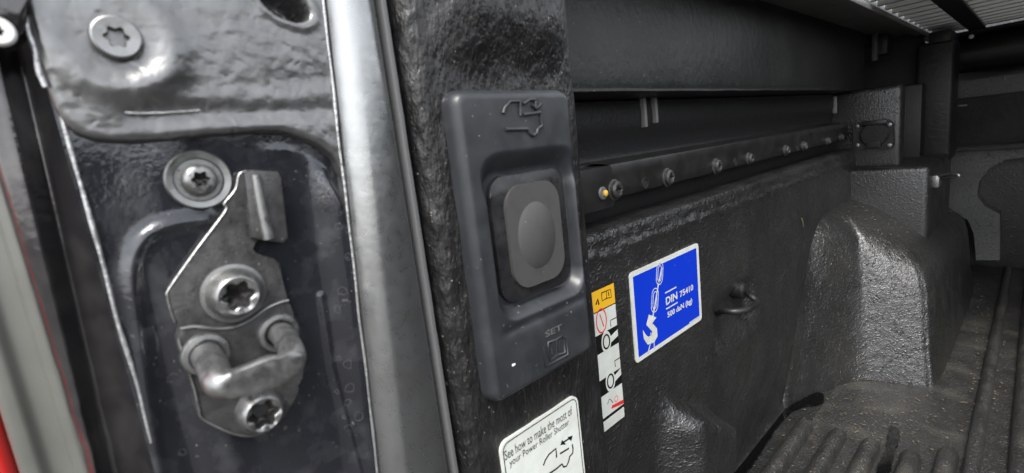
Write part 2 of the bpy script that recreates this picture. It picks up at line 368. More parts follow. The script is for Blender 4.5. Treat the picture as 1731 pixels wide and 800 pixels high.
# folded seam along the jamb's rear border
sp = [(XJ+.0008 + .0003*noise.noise((z*60, 1, 2)), .0012 + .0004*noise.noise((z*50, 5, 2)), z) for z in np.linspace(Z0, .13, 220)]
tube('seam_bead', sp, np.array([.0005 + .0002*noise.noise((p[2]*90, 9, 1)) for p in sp]), 'seam_edge', pil, 8)
sp = [(XJ+.0040, yL(z)+.0004 + .0004*noise.noise((z*50, 5, 8)), z) for z in np.linspace(Z0, Z1, 220)]
tube('seam_bead', sp, np.array([.00045 + .0002*noise.noise((p[2]*70, 4, 1)) for p in sp]), 'seam_edge', pil, 8)
sp = [(-.1568, -.0004 + .0004*noise.noise((z*240, 5, 4)), z) for z in np.linspace(.0275, .13, 70)]
tube('seam_bead', sp, .0006, 'seam_edge', pil, 8)
# rounded column
zz = np.linspace(Z0, Z1, 120)
P = []
for z in zz:
    a = yL(z)
    yc = a + .0098; pr = [(-.1625 + .0125*math.cos(t), yc + (.0098 if t < 0 else (.0866 - yc)/.70)*math.sin(t)) for t in np.radians(np.linspace(-88, 44, 44))] + [(-.168, .0885)]
    P.append([(x, y, z) for x, y in pr])
P = np.array(P); v, f = gridf(P); obj('column', v, f, 'column_satin', pil)
# gap and grey edge strip
v, f = rbox_vf(-.20, -.166, .0850, .0960, Z0, Z1); obj('gap_filler', v, f, 'dark_gap', pil, False)
P = []
for z in zz:
    pr = smooth_path([(-.168, .0885), (-.1580, .0887), (-.1545, .0896), (-.1540, .0908), (-.1548, .0920), (-.1600, .0926), (-.168, .0928)], 5)
    P.append([(x, y + .00015*noise.noise((z*90, 3, 3)), z) for x, y in pr])
v, f = gridf(np.array(P)); obj('edge_strip', v, f, 'rubber_grey', pil)
rbox('pillar_cap', -.299, -.1535, -.006, .188, .1405, .150, 'paint_gloss', pil, .003)
rbox('pillar_core', -.299, -.190, .002, .185, -.45, .140, 'dark_gap', pil, .002)
# screws through the jamb
y, z = yz(197, 64, -.155); R = .0054
torx('screw', (-.1575, y, z), [(R*.86, -.002), (R*.9, .0004), (R, .0012), (R, .0026), (R*.93, .0034), (R*.86, .0036)], .0021, .0034, .0022, 'steel_zinc', pil)
y, z = yz(338, 304, -.158)
wsh = obj('screw_washer', *rings_vf([(.0082, -.001), (.0082, .0012), (.0078, .0017), (.0062, .0013), (.0058, .0006), (.0040, .0006)], XJ, y, z, cap=True), 'steel_zinc', pil, True, 35)
torx('screw', (-.1594, y, z), [(.0046, 0), (.0045, .0012), (.0040, .0024), (.0031, .0031)], .0019, .0032, .0022, 'steel_zinc', pil)

# ------------------------------------------------------------------ latch striker
st = thing('latch_striker', 'steel tailgate striker plate with a U loop bolted to the black jamb', 'latch striker', (-.16, .028, -.076))
X0 = -.1605; XP = -.1572
o1 = [yz(*p, XP) for p in ((400, 304), (404, 293), (414, 288), (440, 288), (440, 405), (428, 412), (424, 422), (430, 430), (462, 436), (474, 446), (482, 490), (494, 540), (500, 560), (380, 700), (330, 655), (318, 630), (300, 585), (299, 570), (305, 558), (296, 545), (290, 530), (282, 500), (285, 488), (330, 425), (376, 364), (382, 352), (378, 345), (396, 322))]
prism('base_plate', o1, X0, XP, 'steel_dark', st, .0005)
e1 = [onX(*p, XP+.0001) for p in ((296, 545), (290, 530), (283, 502), (286, 488), (330, 425), (376, 364), (383, 350), (379, 344), (398, 320), (404, 295), (416, 289))]
tube('bright_edge', smooth_path(e1, 4), .0003, 'steel_edge', st, 6)
# folded guide tab with a bright rib
tabp = [yz(*p, -.1550) for p in ((412, 292), (425, 287), (470, 290), (476, 300), (488, 402), (480, 412), (440, 405), (425, 402))]
prism('guide_tab', tabp, X0, -.1548, 'steel_dark', st, .0008)
rb = [onX(*p, -.1546) for p in ((432, 296), (438, 330), (446, 370), (454, 404))]
tube('tab_rib', smooth_path(rb, 4), np.linspace(.0013, .0017, 13), 'steel_zinc', st, 10)
# raised lower half
o2 = [yz(*p, -.1553) for p in ((305, 556), (330, 552), (370, 556), (400, 552), (425, 540), (450, 522), (472, 512), (488, 508), (500, 545), (512, 590), (512, 640), (500, 672), (480, 706), (455, 728), (425, 738), (395, 735), (362, 722), (338, 706), (332, 690), (326, 655), (322, 645), (310, 610), (300, 580), (300, 568))]
o2s = [tuple(p) for p in smooth_path(o2, 3)[:-1]]
prism('raised_plate', o2s, X0, -.1555, 'steel_dark', st, .0009)
e2 = [onX(*p, -.1553) for p in ((305, 556), (330, 552), (370, 556), (400, 552), (425, 540), (450, 522), (472, 512), (488, 508))]
tube('bright_edge', smooth_path(e2, 4), .0005, 'steel_zinc', st, 6)
e3 = [onX(*p, -.1553) for p in ((302, 572), (304, 586), (314, 612), (326, 648), (330, 662), (336, 692), (341, 707), (364, 721), (396, 734), (426, 737), (456, 727))]
tube('bright_edge', smooth_path(e3, 4), .00036, 'steel_zinc', st, 6)
# U loop
b1 = onX(348, 598, -.1555); b2 = onX(470, 562, -.1555)
xe = -.1325
path = smooth_path([(b1[0]-.002, b1[1], b1[2]), (-.150, b1[1]-.0002, b1[2]-.0002), (-.142, b1[1]-.0006, b1[2]-.0008), (xe-.002, b1[1]-.0010, b1[2]-.0020), (xe+.0005, b1[1]+.0012, b1[2]-.0026),
                    (xe+.0010, b1[1]+.0045, b1[2]-.0028), (xe+.0010, (b1[1]+b2[1])/2, b1[2]-.0028), (xe+.0010, b2[1]-.0075, b2[2]-.0026), (xe+.0005, b2[1]-.0042, b2[2]-.0022),
                    (xe-.003, b2[1]-.0024, b2[2]-.0014), (-.142, b2[1]-.0012, b2[2]-.0006), (-.150, b2[1], b2[2]), (b2[0]-.002, b2[1], b2[2])], 6)
rad = np.interp(np.linspace(0, 1, len(path)), [0, .12, .3, .5, .7, .88, 1], [.0040, .0037, .0036, .0043, .0035, .0034, .0036])
v, f = tube_vf(path, rad, 20); v[:, 0] = np.where(v[:, 0] > xe+.0026, xe+.0026 + (v[:, 0]-xe-.0026)*.05, v[:, 0])
lp = obj('loop', v, f, 'steel_zinc', st, True, 38)
for b in (b1, b2):
    v, f = rings_vf([(.0062, -.001), (.0062, .0010), (.0057, .0018), (.0046, .0020), (.0040, .0016)], -.1556, b[1], b[2], 32, False); obj('collar', v, f, 'steel_zinc', st, True, 40)
for p, R in (((398, 497), .0074), ((440, 694), .0070)):
    y, z = yz(*p, -.1550)
    torx('bolt', (-.1570, y, z), [(R*1.18, 0), (R*1.16, .0007), (R*1.02, .0009), (R*.98, .0022), (R*.90, .0040), (R*.80, .0056), (R*.74, .0062), (R*.70, .0064)], .0038, .0062, .0042, 'steel_zinc', st)

# ------------------------------------------------------------------ tail light beside the pillar
tl = thing('tail_light', 'red tail light with pale grey plastic housing edge beside the pillar', 'tail light', (-.20, -.03, -.46))
zz = np.linspace(Z0, .10, 60); P = []
for z in zz:
    q = .03*(z + .03)
    pr = smooth_path([(-.225, -.0130), (-.1900, -.0138), (-.1858, -.0143 + q*.2), (-.1872, -.0166 + q*.2), (-.1890, -.0178 + q*.2), (-.1905, -.0215 + q*.2), (-.1890, -.0245 + q*.25), (-.1925, -.0280 + q*.3), (-.210, -.0292 + q*.3)], 5)
    P.append([(x, y, z) for x, y in pr])
v, f = gridf(np.array(P)); obj('housing', v, f, 'housing_grey', tl)
P = []
for z in zz:
    q = .03*(z + .03)
    pr = smooth_path([(-.2060, -.0285 + q*.3), (-.2010, -.0305 + q*.3), (-.2010, -.036), (-.2060, -.055), (-.225, -.075), (-.27, -.085)], 5)
    P.append([(x, y, z) for x, y in pr])
v, f = gridf(np.array(P)); obj('lens', v, f, 'red_lens', tl)
rbox('lens_back', -.298, -.232, -.078, -.012, -.455, .099, 'red_lens', tl, .012, 3)

# hinge flange at the upper corner
fl = thing('cable_bracket', 'rounded dark bracket with a pale bolt at the pillar top corner', 'bracket', (-.158, -.006, .037))
fo = [yz(*p, -.153) for p in ((44, -60), (45, 0), (44, 30), (36, 52), (22, 64), (0, 72), (-60, 76), (-120, 60), (-120, -60))]
prism('flange', [tuple(p) for p in fo], -.164, -.153, 'paint_gloss', fl, .0012)
y, z = yz(-6, 50, -.151); torx('bolt', (-.1532, y, z), [(.0030, 0), (.0030, .0008), (.0026, .0014)], .0010, .0014, .0008, 'chip_white', fl)

# ------------------------------------------------------------------ bed liner
bl = thing('bed_liner', 'black textured plastic liner covering the truck bed', 'bed liner', (.49, .80, -.405))
XL = -.150
# rear liner post that carries the switch
prof = smooth_path([(-.172, .0936), (-.1620, .0938), (-.1565, .0944), (-.1525, .0962), (-.1505, .0990), (XL, .1030), (XL, .1200), (XL, .1500), (XL, .1740), (-.1506, .1810), (-.1535, .1862), (-.1600, .1885), (-.2000, .1900), (-.262, .1910)], 9)
zz = np.concatenate([np.linspace(-.40, -.16, 40), np.linspace(-.158, .14, 260)]); P = np.zeros((len(zz), len(prof), 3))
for j, z in enumerate(zz):
    for i, (x, y) in enumerate(prof):
        d = 0.0; fr = i/9
        if fr < 6.0:
            lump = math.exp(-((fr-3.4)/1.2)**2); d += lump*(.0010*noise.noise((z*60, 2, 7)) + .0005*noise.noise((z*170, y*200, 7)))
        if x > -.156 and y > .098:
            d += .0075*float(sstep(.028, .058, z))*float(sstep(.098, .125, y))*float(1-sstep(.165, .186, y))
            d += .0005*noise.noise((y*120, z*60, 3))
        P[j, i] = (x + d, y - .5*d*(1 if fr < 3.4 else 0), z)
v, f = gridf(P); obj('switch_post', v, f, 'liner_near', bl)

# side wall profile (X,Z) from the ledge under the rail to the floor
wp = smooth_path([(-.262, -.0660), (-.240, -.0665), (-.2260, -.0680), (-.2215, -.0720), (-.2205, -.0800), (-.2185, -.0860), (-.2195, -.0940), (-.2200, -.110), (-.2200, -.150), (-.2200, -.200), (-.2200, -.250), (-.2200, -.300), (-.2205, -.340), (-.2215, -.372), (-.2215, -.388), (-.2180, -.3975), (-.2080, -.4003), (-.170, -.4012)], 5)
ysw = np.linspace(.186, 1.56, 420); P = np.zeros((len(ysw), len(wp), 3))
for i, y in enumerate(ysw):
    for j, (x, z) in enumerate(wp):
        d = 0.0
        if -.095 < z < -.067: d += .0016*noise.noise((y*75, z*160, 1))*math.exp(-((z+.082)/.007)**2)*1.6
        # moulded corner gusset low on the wall
        if -.40 < z < -.22 and .30 < y < .52:
            t = float(sstep(.335, .375, y)*(1-sstep(.440, .452, y))); zt = -.252 - .62*(y-.365) if y > .365 else -.252
            d += .030*t*float(1-sstep(zt-.004, zt+.006, z))*float(sstep(-.395, -.34, z))
        # shallow pocket behind the tie-down hook
        if .45 < y < .60 and -.26 < z < -.16:
            d -= .010*float(sstep(.462, .470, y)*(1-sstep(.555, .58, y))*sstep(-.238, -.228, z)*(1-sstep(-.188, -.176, z)))
        d += .0003*noise.noise((y*18, z*18, 4))
        P[i, j] = (x + d, y, z)
v, f = gridf(P); obj('side_wall', v, f, 'liner', bl)
# far side of the bed, mirrored in section
v, f = gridf(np.array([[(.98 - x, y, z) for x, z in wp] for y in np.linspace(.1, 1.56, 12)])); obj('side_wall', v, f, 'liner', bl)
# floor
fy = np.linspace(-.02, 1.56, 120); fx = np.linspace(-.185, 1.165, 110); FX, FY = np.meshgrid(fx, fy, indexing='ij')
FZ = -.4005 + .0008*vnoise(FX, FY, 14, 2); v, f = gridf(np.stack([FX, FY, FZ], -1)); obj('floor', v, f, 'liner_floor', bl)
# floor ribs: short round-ended ones behind the arch, long ones up the middle
def rib_vf(w_, h_, y0, y1, n=8):
    Vv = []; ysr = [y0] + list(y0 + (1-np.cos(np.linspace(.25, pi/2, 5)))*.012) + list(np.linspace(y0+.02, y1-.02, 14)) + list(y1 - (1-np.cos(np.linspace(pi/2, .25, 5)))*.012) + [y1]
    for k, y in enumerate(ysr):
        e = min(1, (max(0, min(y-y0, y1-y))/.016))**.5
        for q in range(n+1):
            a = pi*q/n; Vv.append((-w_*math.cos(a)*(.55+.45*e)*(1+.06*noise.noise((y*120, q, 1))), y, -.001+h_*math.sin(a)**.7*e*(1+.05*noise.noise((y*160, q, 5)))))
    return gridf(np.array(Vv).reshape(len(ysr), n+1, 3))
rv, rf = rib_vf(.0095, .0150, .14, .652); me = bpy.data.meshes.new('rib'); me.from_pydata(rv.tolist(), [], rf.tolist()); me.materials.append(MATS['liner_floor']); me.polygons.foreach_set('use_smooth', [True]*len(me.polygons))
bm = bmesh.new(); bm.from_mesh(me); bmesh.ops.recalc_face_normals(bm, faces=bm.faces); bm.to_mesh(me); bm.free()
def put(me, name, parent, loc):
    o = bpy.data.objects.new(name, me); o.parent = parent; o.location = np.array(loc) - np.array(ORG[root_of(parent).name]); C.objects.link(o); return o
for k, x in enumerate((-.186, -.150, -.1165, -.079, -.050)): put(me, 'rib', bl, (x, .03 if k == 4 else .0, -.4005))
rv, rf = rib_vf(.0075, .012, .14, 1.545); me2 = bpy.data.meshes.new('long_rib'); me2.from_pydata(rv.tolist(), [], rf.tolist()); me2.materials.append(MATS['liner_floor']); me2.polygons.foreach_set('use_smooth', [True]*len(me2.polygons))
bm = bmesh.new(); bm.from_mesh(me2); bmesh.ops.recalc_face_normals(bm, faces=bm.faces); bm.to_mesh(me2); bm.free()
for k in range(32):
    put(me2, 'long_rib', bl, (-.030 + .034*k, 0, -.4005))
# wheel arch: lofted outlines, slanting rear faces, rounded top
def arch_outline(t):                              # t 0 at the floor, 1 at the top
    ins = .006*t + .0*t
    k = .060 - .110*t; q_ = .032*t
    base = [(-.262, .70-k), (-.2225, .716-k), (-.2130, .742-k*.9), (-.1970, .772-k*.55), (-.1740, .8030-k*.18+q_*.6), (-.1600, .8150-k*.10+q_), (-.1420, .8205+q_), (-.1000, .8320+q_), (-.0880, .8380+q_), (-.0810, .8540+q_), (-.0760, .95), (-.074, 1.30), (-.082, 1.36), (-.12, 1.40), (-.262, 1.42)]
    return base
def arch_pts():
    P = []; prof = [(0, 0), (.02, .0), (.25, .004), (.5, .007), (.72, .010), (.84, .014), (.91, .020), (.955, .029), (.985, .041), (1.0, .058), (1.006, .085), (1.012, .13)]
    for (t, ins) in prof:
        row = []
        ol = smooth_path(arch_outline(t), 7)
        for (x, y) in ol:
            xx = x - ins*float(sstep(-.262, -.12, x))*1.0 - (ins*.25 if x > -.25 else 0)
            yy = y + ins*(1.0 if y < 1.0 else (-1.0 if y > 1.3 else 0))
            top = -.222 + .072*float(1-sstep(-.235, -.085, xx))
            zz_ = -.4005 + (top + .4005)*t
            row.append((xx + .0006*noise.noise((xx*40, yy*40, zz_*40)), yy, zz_ + .0010*noise.noise((xx*30, yy*30, 1))))
        P.append(row)
    return np.array(P)
v, f = gridf(arch_pts()); obj('wheel_arch', v, f, 'liner', bl)
# front corner box of the liner above the arch
rbox('corner_box', -.262, -.1140, 1.012, 1.30, -.240, -.1010, 'liner_far', bl, .009, 3)
# front wall of the bed with its moulded frame and dark opening
fw = [onY(*p, 1.545) for p in ((1585, 250), (1640, 252), (1665, 258))]
rbox('front_wall', -.40, 1.24, 1.552, 1.57, -.401, .17, 'liner_far', bl, .004)
poly = [onY(*p, 1.50) for p in ((1588, 258), (1731, 244), (1800, 240), (1800, 262), (1731, 266), (1700, 270), (1672, 285), (1655, 308), (1652, 330), (1664, 348), (1690, 362), (1690, 440), (1650, 440), (1646, 395), (1636, 372), (1600, 352), (1588, 335))]
def prismY(name, pts, y0, y1, mat, parent, bev=.0):
    vv, ff = prism_vf([(p[0], p[2]) for p in pts], 0, 1, 0)
    V = np.stack([vv[:, 1], np.where(vv[:, 0] > .5, y0, y1), vv[:, 2]], -1)
    return obj(name, V, ff, mat, parent, False)
prismY('wall_frame', poly, 1.50, 1.551, 'grey_panel', bl)
rbox('front_ledge', -.16, 1.2, 1.47, 1.551, -.118, -.104, 'grey_panel', bl, .003)

# ------------------------------------------------------------------ bed side above the liner
bs = thing('pickup_bedside', 'dark painted inner side of the pickup with overhanging top rail above the liner', 'truck side', (-.25, .80, -.07))
oh = smooth_path([(-.300, .0345), (-.262, .0345), (-.2225, .0352), (-.2190, .0385), (-.2185, .050), (-.2200, .080), (-.2210, .110), (-.2225, .135), (-.225, .160)], 5)
P = np.array([[(x, y, z + .0006*noise.noise((y*20, 1, 1))*(z < .05)) for x, z in oh] for y in np.linspace(.186, 1.10, 160)]); v, f = gridf(P); obj('top_rail', v, f, 'body_dark', bs)
P = np.array([[(x, y, z) for x, z in smooth_path([(-.300, .036), (-.256, .034), (-.252, .030), (-.2515, .012), (-.2560, -.004), (-.2565, -.016), (-.250, -.022), (-.2495, -.064), (-.262, -.070)], 5)] for y in np.linspace(.186, 1.06, 60)]); v, f = gridf(P); obj('recess_panel', v, f, 'body_black', bs)
for k, (px, py) in enumerate(((1101, 187), (1417, 176))):
    p = onX(px, py, -.2475); s_ = 1.5 if k == 0 else 1.6
    for dy in (-.0065, .0065):
        V, F = rbox_vf(-.2535, -.2470, p[1]+dy*s_-.0022, p[1]+dy*s_+.0022, p[2]-.010*s_+.003*(dy > 0), p[2]+.009*s_+.002*(dy > 0), .0012); obj('clip', V, F, 'clip_grey', bs, True, 40)
v, f = gridf(np.array([[(.98 - x, y, z) for x, z in [(-.25, -.07), (-.25, .034), (-.2215, .036), (-.2210, .11), (-.225, .16)]] for y in (.02, .5, 1.0, 1.56)])); obj('bed_rail', v, f, 'body_dark', bs)
rbox('liner_post', 1.135, 1.24, .02, .19, -.40, .15, 'liner_near', bl, .006)
rbox('outer_skin', -.335, -.300, -.010, 1.60, -.62, .152, 'paint_gloss', bs, .006)
rbox('top_cap', -.335, -.2235, .19, 1.56, .1605, .172, 'paint_gloss', bs, .003)
rbox('rear_valance', -.300, 1.30, .02, .10, -.62, -.465, 'paint_gloss', bs, .006)
# slotted tie rail
cr = thing('cargo_rail', 'black steel tie rail with torx screws and holes along the liner wall', 'rail', (-.24, .66, -.06))
XR = -.2280
P = np.array([[(x, y, z) for x, z in [(-.250, -.0165), (-.2325, -.0186), (-.2292, -.0192), (XR, -.0212), (XR, -.0280), (XR, -.0380), (XR, -.0440), (-.2292, -.0462), (-.2325, -.0470), (-.250, -.0475)]] for y in np.linspace(.314, 1.020, 30)]); v, f = gridf(P); obj('channel', v, f, 'rail_steel', cr, True, 35)
prism('end_plate', rrect(.285, -.036, .0300, .0165, .002), -.250, -.2274, 'rail_steel', cr, .0006)
p = onX(1019, 327, -.2265); v, f = rings_vf([(.0052, 0), (.0052, .0008), (.0045, .0016), (.0028, .0018)], -.2270, p[1], p[2], 24); obj('rivet', v, f, 'rubber_grey', cr, True, 40)
p = onX(1024, 327, -.2245); v, f = rings_vf([(.0026, 0), (.0025, .0016), (.0012, .0024)], -.2256, p[1], p[2], 16); obj('plug', v, f, 'yellow_plug', cr, True, 40)
for (px, py, R) in ((1044, 321, 1.0), (1133, 300, 1.0), (1215, 281, 1.0), (1270, 268, .85), (1332, 254, .85), (1362, 247, .85), (1402, 238, .8), (1424, 232, .8)):
    p = onX(px, py, -.2245); r = .0075*R
    torx('screw', (XR, p[1], p[2]), [(r*1.15, 0), (r*1.15, .0010), (r*1.0, .0016), (r*.92, .0016), (r*.9, .0040), (r*.70, .0052)], .0032*R, .0052, .002, 'steel_dark', cr)
for (px, py, r) in ((1090, 310, .0040), (1243, 274, .0036), (1348, 251, .0032)):
    p = onX(px, py, XR); v, f = rings_vf([(r*1.25, 0), (r*1.2, .0008), (r, .0008), (r*.98, .0002)], XR-.0001, p[1], p[2], 20); h = obj('hole', v, f, 'dark_gap', cr, True, 40)

# ------------------------------------------------------------------ roller shutter
rs = thing('roller_shutter', 'aluminium roller shutter with thin slats drawn over the cab end of the bed', 'roller shutter', (.49, .9, .11))
# side guide, an L profile with a pale underside
v, f = rbox_vf(-.232, -.1650, .20, 1.44, .137, .150, .001); obj('side_guide', v, f, 'alu_dull', rs, True, 40)
v, f = rbox_vf(-.1745, -.1580, .20, 1.44, .1290, .1368, .001); obj('guide_lip', v, f, 'alu_dull', rs, True, 40)
v, f = rbox_vf(-.2300, -.2240, .20, 1.30, .118, .1368, .001); obj('guide_flange', v, f, 'body_dark', rs, True, 40)
sv = []; sec = [(0, .0), (.0003, -.0052), (.0018, -.0064), (.006, -.0062), (.024, -.0040), (.040, -.0012), (.0470, .0), (.0470, .006), (0, .006)]
V = []; F = []
for x in (-.1600, 1.145):
    for (y, z) in sec: V.append((x, y, z))
n_ = len(sec)
for k in range(n_): F.append((k, (k+1) % n_, n_+(k+1) % n_, n_+k))
F += [tuple(range(n_)), tuple(range(2*n_-1, n_-1, -1))]
me = bpy.data.meshes.new('slat'); me.from_pydata(V, [], F); me.materials.append(MATS['alu'])
bm = bmesh.new(); bm.from_mesh(me); bmesh.ops.recalc_face_normals(bm, faces=bm.faces); bm.to_mesh(me); bm.free()
me.polygons.foreach_set('use_smooth', [True]*len(me.polygons)); me.set_sharp_from_angle(angle=math.radians(50))
for k in range(13): put(me, 'slat', rs, (0, .818 + .0495*k, .1455))
v, f = rbox_vf(-.108, -.083, .812, 1.44, .1355, .1385); obj('reflection_band', v, f, 'dark_reflection', rs, False)  # added strip: a dark reflection on the slat undersides, painted as a black band
# canister across the cab end
P = []
for x in (-.128, .3, .7, 1.12):
    ring = []
    for k in range(25):
        a = 2*pi*k/24; ring.append((x, 1.46 + .050*math.cos(a), .088 + .036*math.sin(a)))
    P.append(ring)
v, f = gridf(np.array(P)); obj('canister', v, f, 'body_dark', rs)
rbox('canister_lid', -.150, 1.13, 1.400, 1.551, .1265, .1335, 'body_dark', rs, .002)
p = onY(1642, 62, 1.40); v, f = rings_vf([(.0042, 0), (.0040, .001), (.002, .0016)], 0, 0, 0, 16); V = np.stack([v[:, 1]+p[0], p[1]-v[:, 0], v[:, 2]+p[2]], -1); obj('lid_screw', V, f, 'chip_white', rs, True)
rbox('trim_strip', -.1190, 1.13, 1.395, 1.40, -.0010, .0350, 'grey_panel', rs, .002)
rbox('skirt', -.1210, 1.13, 1.402, 1.43, -.100, .034, 'body_dark', rs, .002)
rbox('skirt_tab', -.1190, -.102, 1.392, 1.401, -.0180, -.0130, 'grey_panel', rs, .001)
# support post in the corner
rbox('corner_post', -.168, -.1120, 1.250, 1.34, -.118, .112, 'body_dark', rs, .007, 3)
rbox('corner_bracket', -.150, -.118, 1.247, 1.36, .108, .1285, 'body_dark', rs, .002)
# grey corner gusset behind the post
cg = [onY(*p, 1.30) for p in ((1420, 40), (1562, 40), (1562, 170), (1420, 170))]
prismY('corner_gusset', cg, 1.30, 1.32, 'body_black', rs)
cg = [onY(*p, 1.28) for p in ((1520, 185), (1535, 185), (1535, 268), (1513, 268))]
prismY('corner_flap', cg, 1.28, 1.31, 'grey_panel', rs)
# clamp that holds the guide to the bed rail
cl = thing('guide_clamp', 'small dark clamp bolting the shutter guide to the bed rail', 'clamp', (-.215, 1.07, .05))
p = onX(1483, 82, -.2120); rbox('clamp_arm', -.2200, -.2110, p[1]-.006, p[1]+.006, p[2]-.022, p[2]+.030, 'grey_panel', cl, .002)
rbox('clamp_body', -.2195, -.1980, p[1]+.008, p[1]+.055, p[2]-.012, p[2]+.024, 'body_black', cl, .003)
for dy in (.004, .030):
    v, f = rings_vf([(.0045, 0), (.0045, .002), (.003, .003)], 0, 0, 0, 12); obj('clamp_bolt', np.stack([v[:, 1]-.206, v[:, 2]+p[1]+dy, -v[:, 0]+p[2]+.031], -1), f, 'alu', cl, True)

# ------------------------------------------------------------------ socket cover
sc = thing('socket_cover', 'square black power socket with round lid in the front bed corner', 'socket', (-.19, 1.03, -.075))
rbox('backing', -.262, -.156, 1.042, 1.075, -.105, .036, 'liner_far', bl, .008, 3)
rbox('dark_filler', -.30, -.150, 1.20, 1.245, -.110, .036, 'body_black', rs, .004)
po = [onY(*p, 1.030) for p in ((1443, 214), (1452, 206), (1500, 202), (1510, 208), (1511, 245), (1506, 252), (1450, 252), (1442, 246))]
prismY('plate', po, 1.028, 1.041, 'rail_steel', sc)
cc = onY(1477, 228, 1.02)
v, f = rings_vf([(.0205, 0), (.0205, .006), (.0185, .008), (.001, .0085)], 0, 0, 0, 32); obj('lid', np.stack([v[:, 1]+cc[0], 1.028-v[:, 0], v[:, 2]+cc[2]], -1), f, 'body_dark', sc, True, 40)
rbox('lid_hinge', cc[0]-.018, cc[0]+.018, 1.017, 1.029, cc[2]+.016, cc[2]+.024, 'rail_steel', sc, .002)
rbox('lid_latch', cc[0]-.010, cc[0]+.010, 1.0165, 1.022, cc[2]-.022, cc[2]-.010, 'dark_gap', sc, .001)
for (px, py) in ((1449, 214), (1503, 211), (1449, 246), (1503, 246)):
    q = onY(px, py, 1.027); v, f = rings_vf([(.0042, 0), (.004, .0015), (.002, .002)], 0, 0, 0, 14); obj('screw', np.stack([v[:, 1]+q[0], 1.0285-v[:, 0], v[:, 2]+q[2]], -1), f, 'steel_zinc', sc, True)

# ------------------------------------------------------------------ tie-down hooks
hk = thing('tie_down_hook', 'bent black steel tie-down hook on the wall beside the blue sign', 'hook', (-.215, .51, -.21))
a = onX(1262, 492, -.2140); b = onX(1268, 500, -.205); c_ = onX(1279, 512, -.1960); d_ = onX(1262, 524, -.196); e_ = onX(1240, 527, -.2040); f_ = onX(1222, 526, -.2160); g_ = onX(1214, 530, -.228)
tube('rod', smooth_path([(-.228, a[1]+.004, a[2]+.004), a, b, c_, d_, e_, f_, g_], 6), .0034, 'rail_steel', hk, 12)
v, f = rings_vf([(.010, -.012), (.010, .003), (.008, .005), (.0055, .006)], -.220, a[1], a[2], 20); obj('boss', v, f, 'rail_steel', hk, True, 40)
hk2 = thing('tie_down_hook', 'small steel tie-down hook on the front corner of the bed', 'hook', (-.115, 1.05, -.11))
q0 = onX(1585, 300, -.1135); q1 = onX(1600, 293, -.098); q2 = onX(1620, 296, -.085); q3 = onX(1602, 300, -.095)
tube('rod', smooth_path([onY(1583, 302, 1.04), onY(1590, 297, 1.03), onY(1604, 294, 1.02), onY(1618, 295, 1.01), onY(1620, 299, 1.01), onY(1606, 300, 1.02), onY(1590, 302, 1.04)], 6), .0026, 'steel_zinc', hk2, 8)
qq = onY(1584, 302, 1.04); rbox('base_block', qq[0]-.006, qq[0]+.004, 1.030, 1.060, qq[2]-.014, qq[2]+.006, 'steel_zinc', hk2, .002)

# ------------------------------------------------------------------ switch panel
sw = thing('switch_panel', 'dark grey plastic switch panel with an oval rubber button and embossed pictograms', 'switch panel', (-.150, .139, -.102))
cy, cz, hy, hz = .1388, -.0382, .0332, .0634
XF = -.1424
ys = np.linspace(cy-hy, cy+hy, 150); zs = np.linspace(cz-hz, cz+hz, 240); YB, ZB = np.meshgrid(ys, zs, indexing='ij')
sd_ = rrsdf(YB, ZB, cy, cz, hy, hz, .0065); inside = np.clip(-sd_, 0, None)
H = .0078*np.sqrt(np.clip(1-(1-np.clip(inside/.0042, 0, 1))**2.2, 0, 1))
ry0, ry1, rz0, rz1 = .1165, .1685, -.0655, -.0065
rs_ = rrsdf(YB, ZB, (ry0+ry1)/2, (rz0+rz1)/2, (ry1-ry0)/2, (rz1-rz0)/2, .009)
wdt = np.where(ZB > -.012, .0080, np.where(ZB < -.062, .0060, .0032)); top = sstep(-.020, .0, ZB); bot = 1-sstep(-.075, -.055, ZB)
wdt = .0030 + .0060*top + .0035*bot
H -= .0062*(1-sstep(-.0015, wdt-.0015, rs_))
H -= .0009*np.exp(-((ZB+.0725)/.0022)**2)*sstep(.112, .12, YB)*(1-sstep(.165, .171, YB))   # crease under the recess
P = np.stack([XL - .0002 + H, YB, ZB], -1)
# pull the outer rows onto the rounded outline
idx = sd_ > 0; gy = np.clip(YB, cy-hy+.0065, cy+hy-.0065); gz_ = np.clip(ZB, cz-hz+.0065, cz+hz-.0065)
dn = np.hypot(YB-gy, ZB-gz_) + 1e-12; k = np.where(idx, .0065/dn, 1); P[..., 1] = np.where(idx, gy+(YB-gy)*k, P[..., 1]); P[..., 2] = np.where(idx, gz_+(ZB-gz_)*k, P[..., 2])
P[..., 0] = np.where(idx, XL - .0012, P[..., 0])
v, f = gridf(P); bez = obj('bezel', v, f, 'bezel_plastic', sw)
bcy, bcz = .1424, -.0360
prism('button_frame', [tuple(p) for p in rrect(bcy, bcz, .0222, .0272, .0085, 8)], -.1500, -.1462, 'button_frame', sw, .0009)
prism('button', [tuple(p) for p in rrect(bcy+.0004, bcz, .0162, .0222, .0095, 10)], -.1480, -.1446, 'button_rubber', sw, .0008)
dm = []
for r in np.linspace(0, 1, 12):
    dm.append([(-.1447 + .0026*(1-r*r)**.9, bcy+.0004+.0116*r*math.cos(a), bcz-.0008+.0150*r*math.sin(a)) for a in np.linspace(0, 2*pi, 41)])
v, f = gridf(np.array(dm)); obj('button_dome', v, f, 'button_rubber', sw)
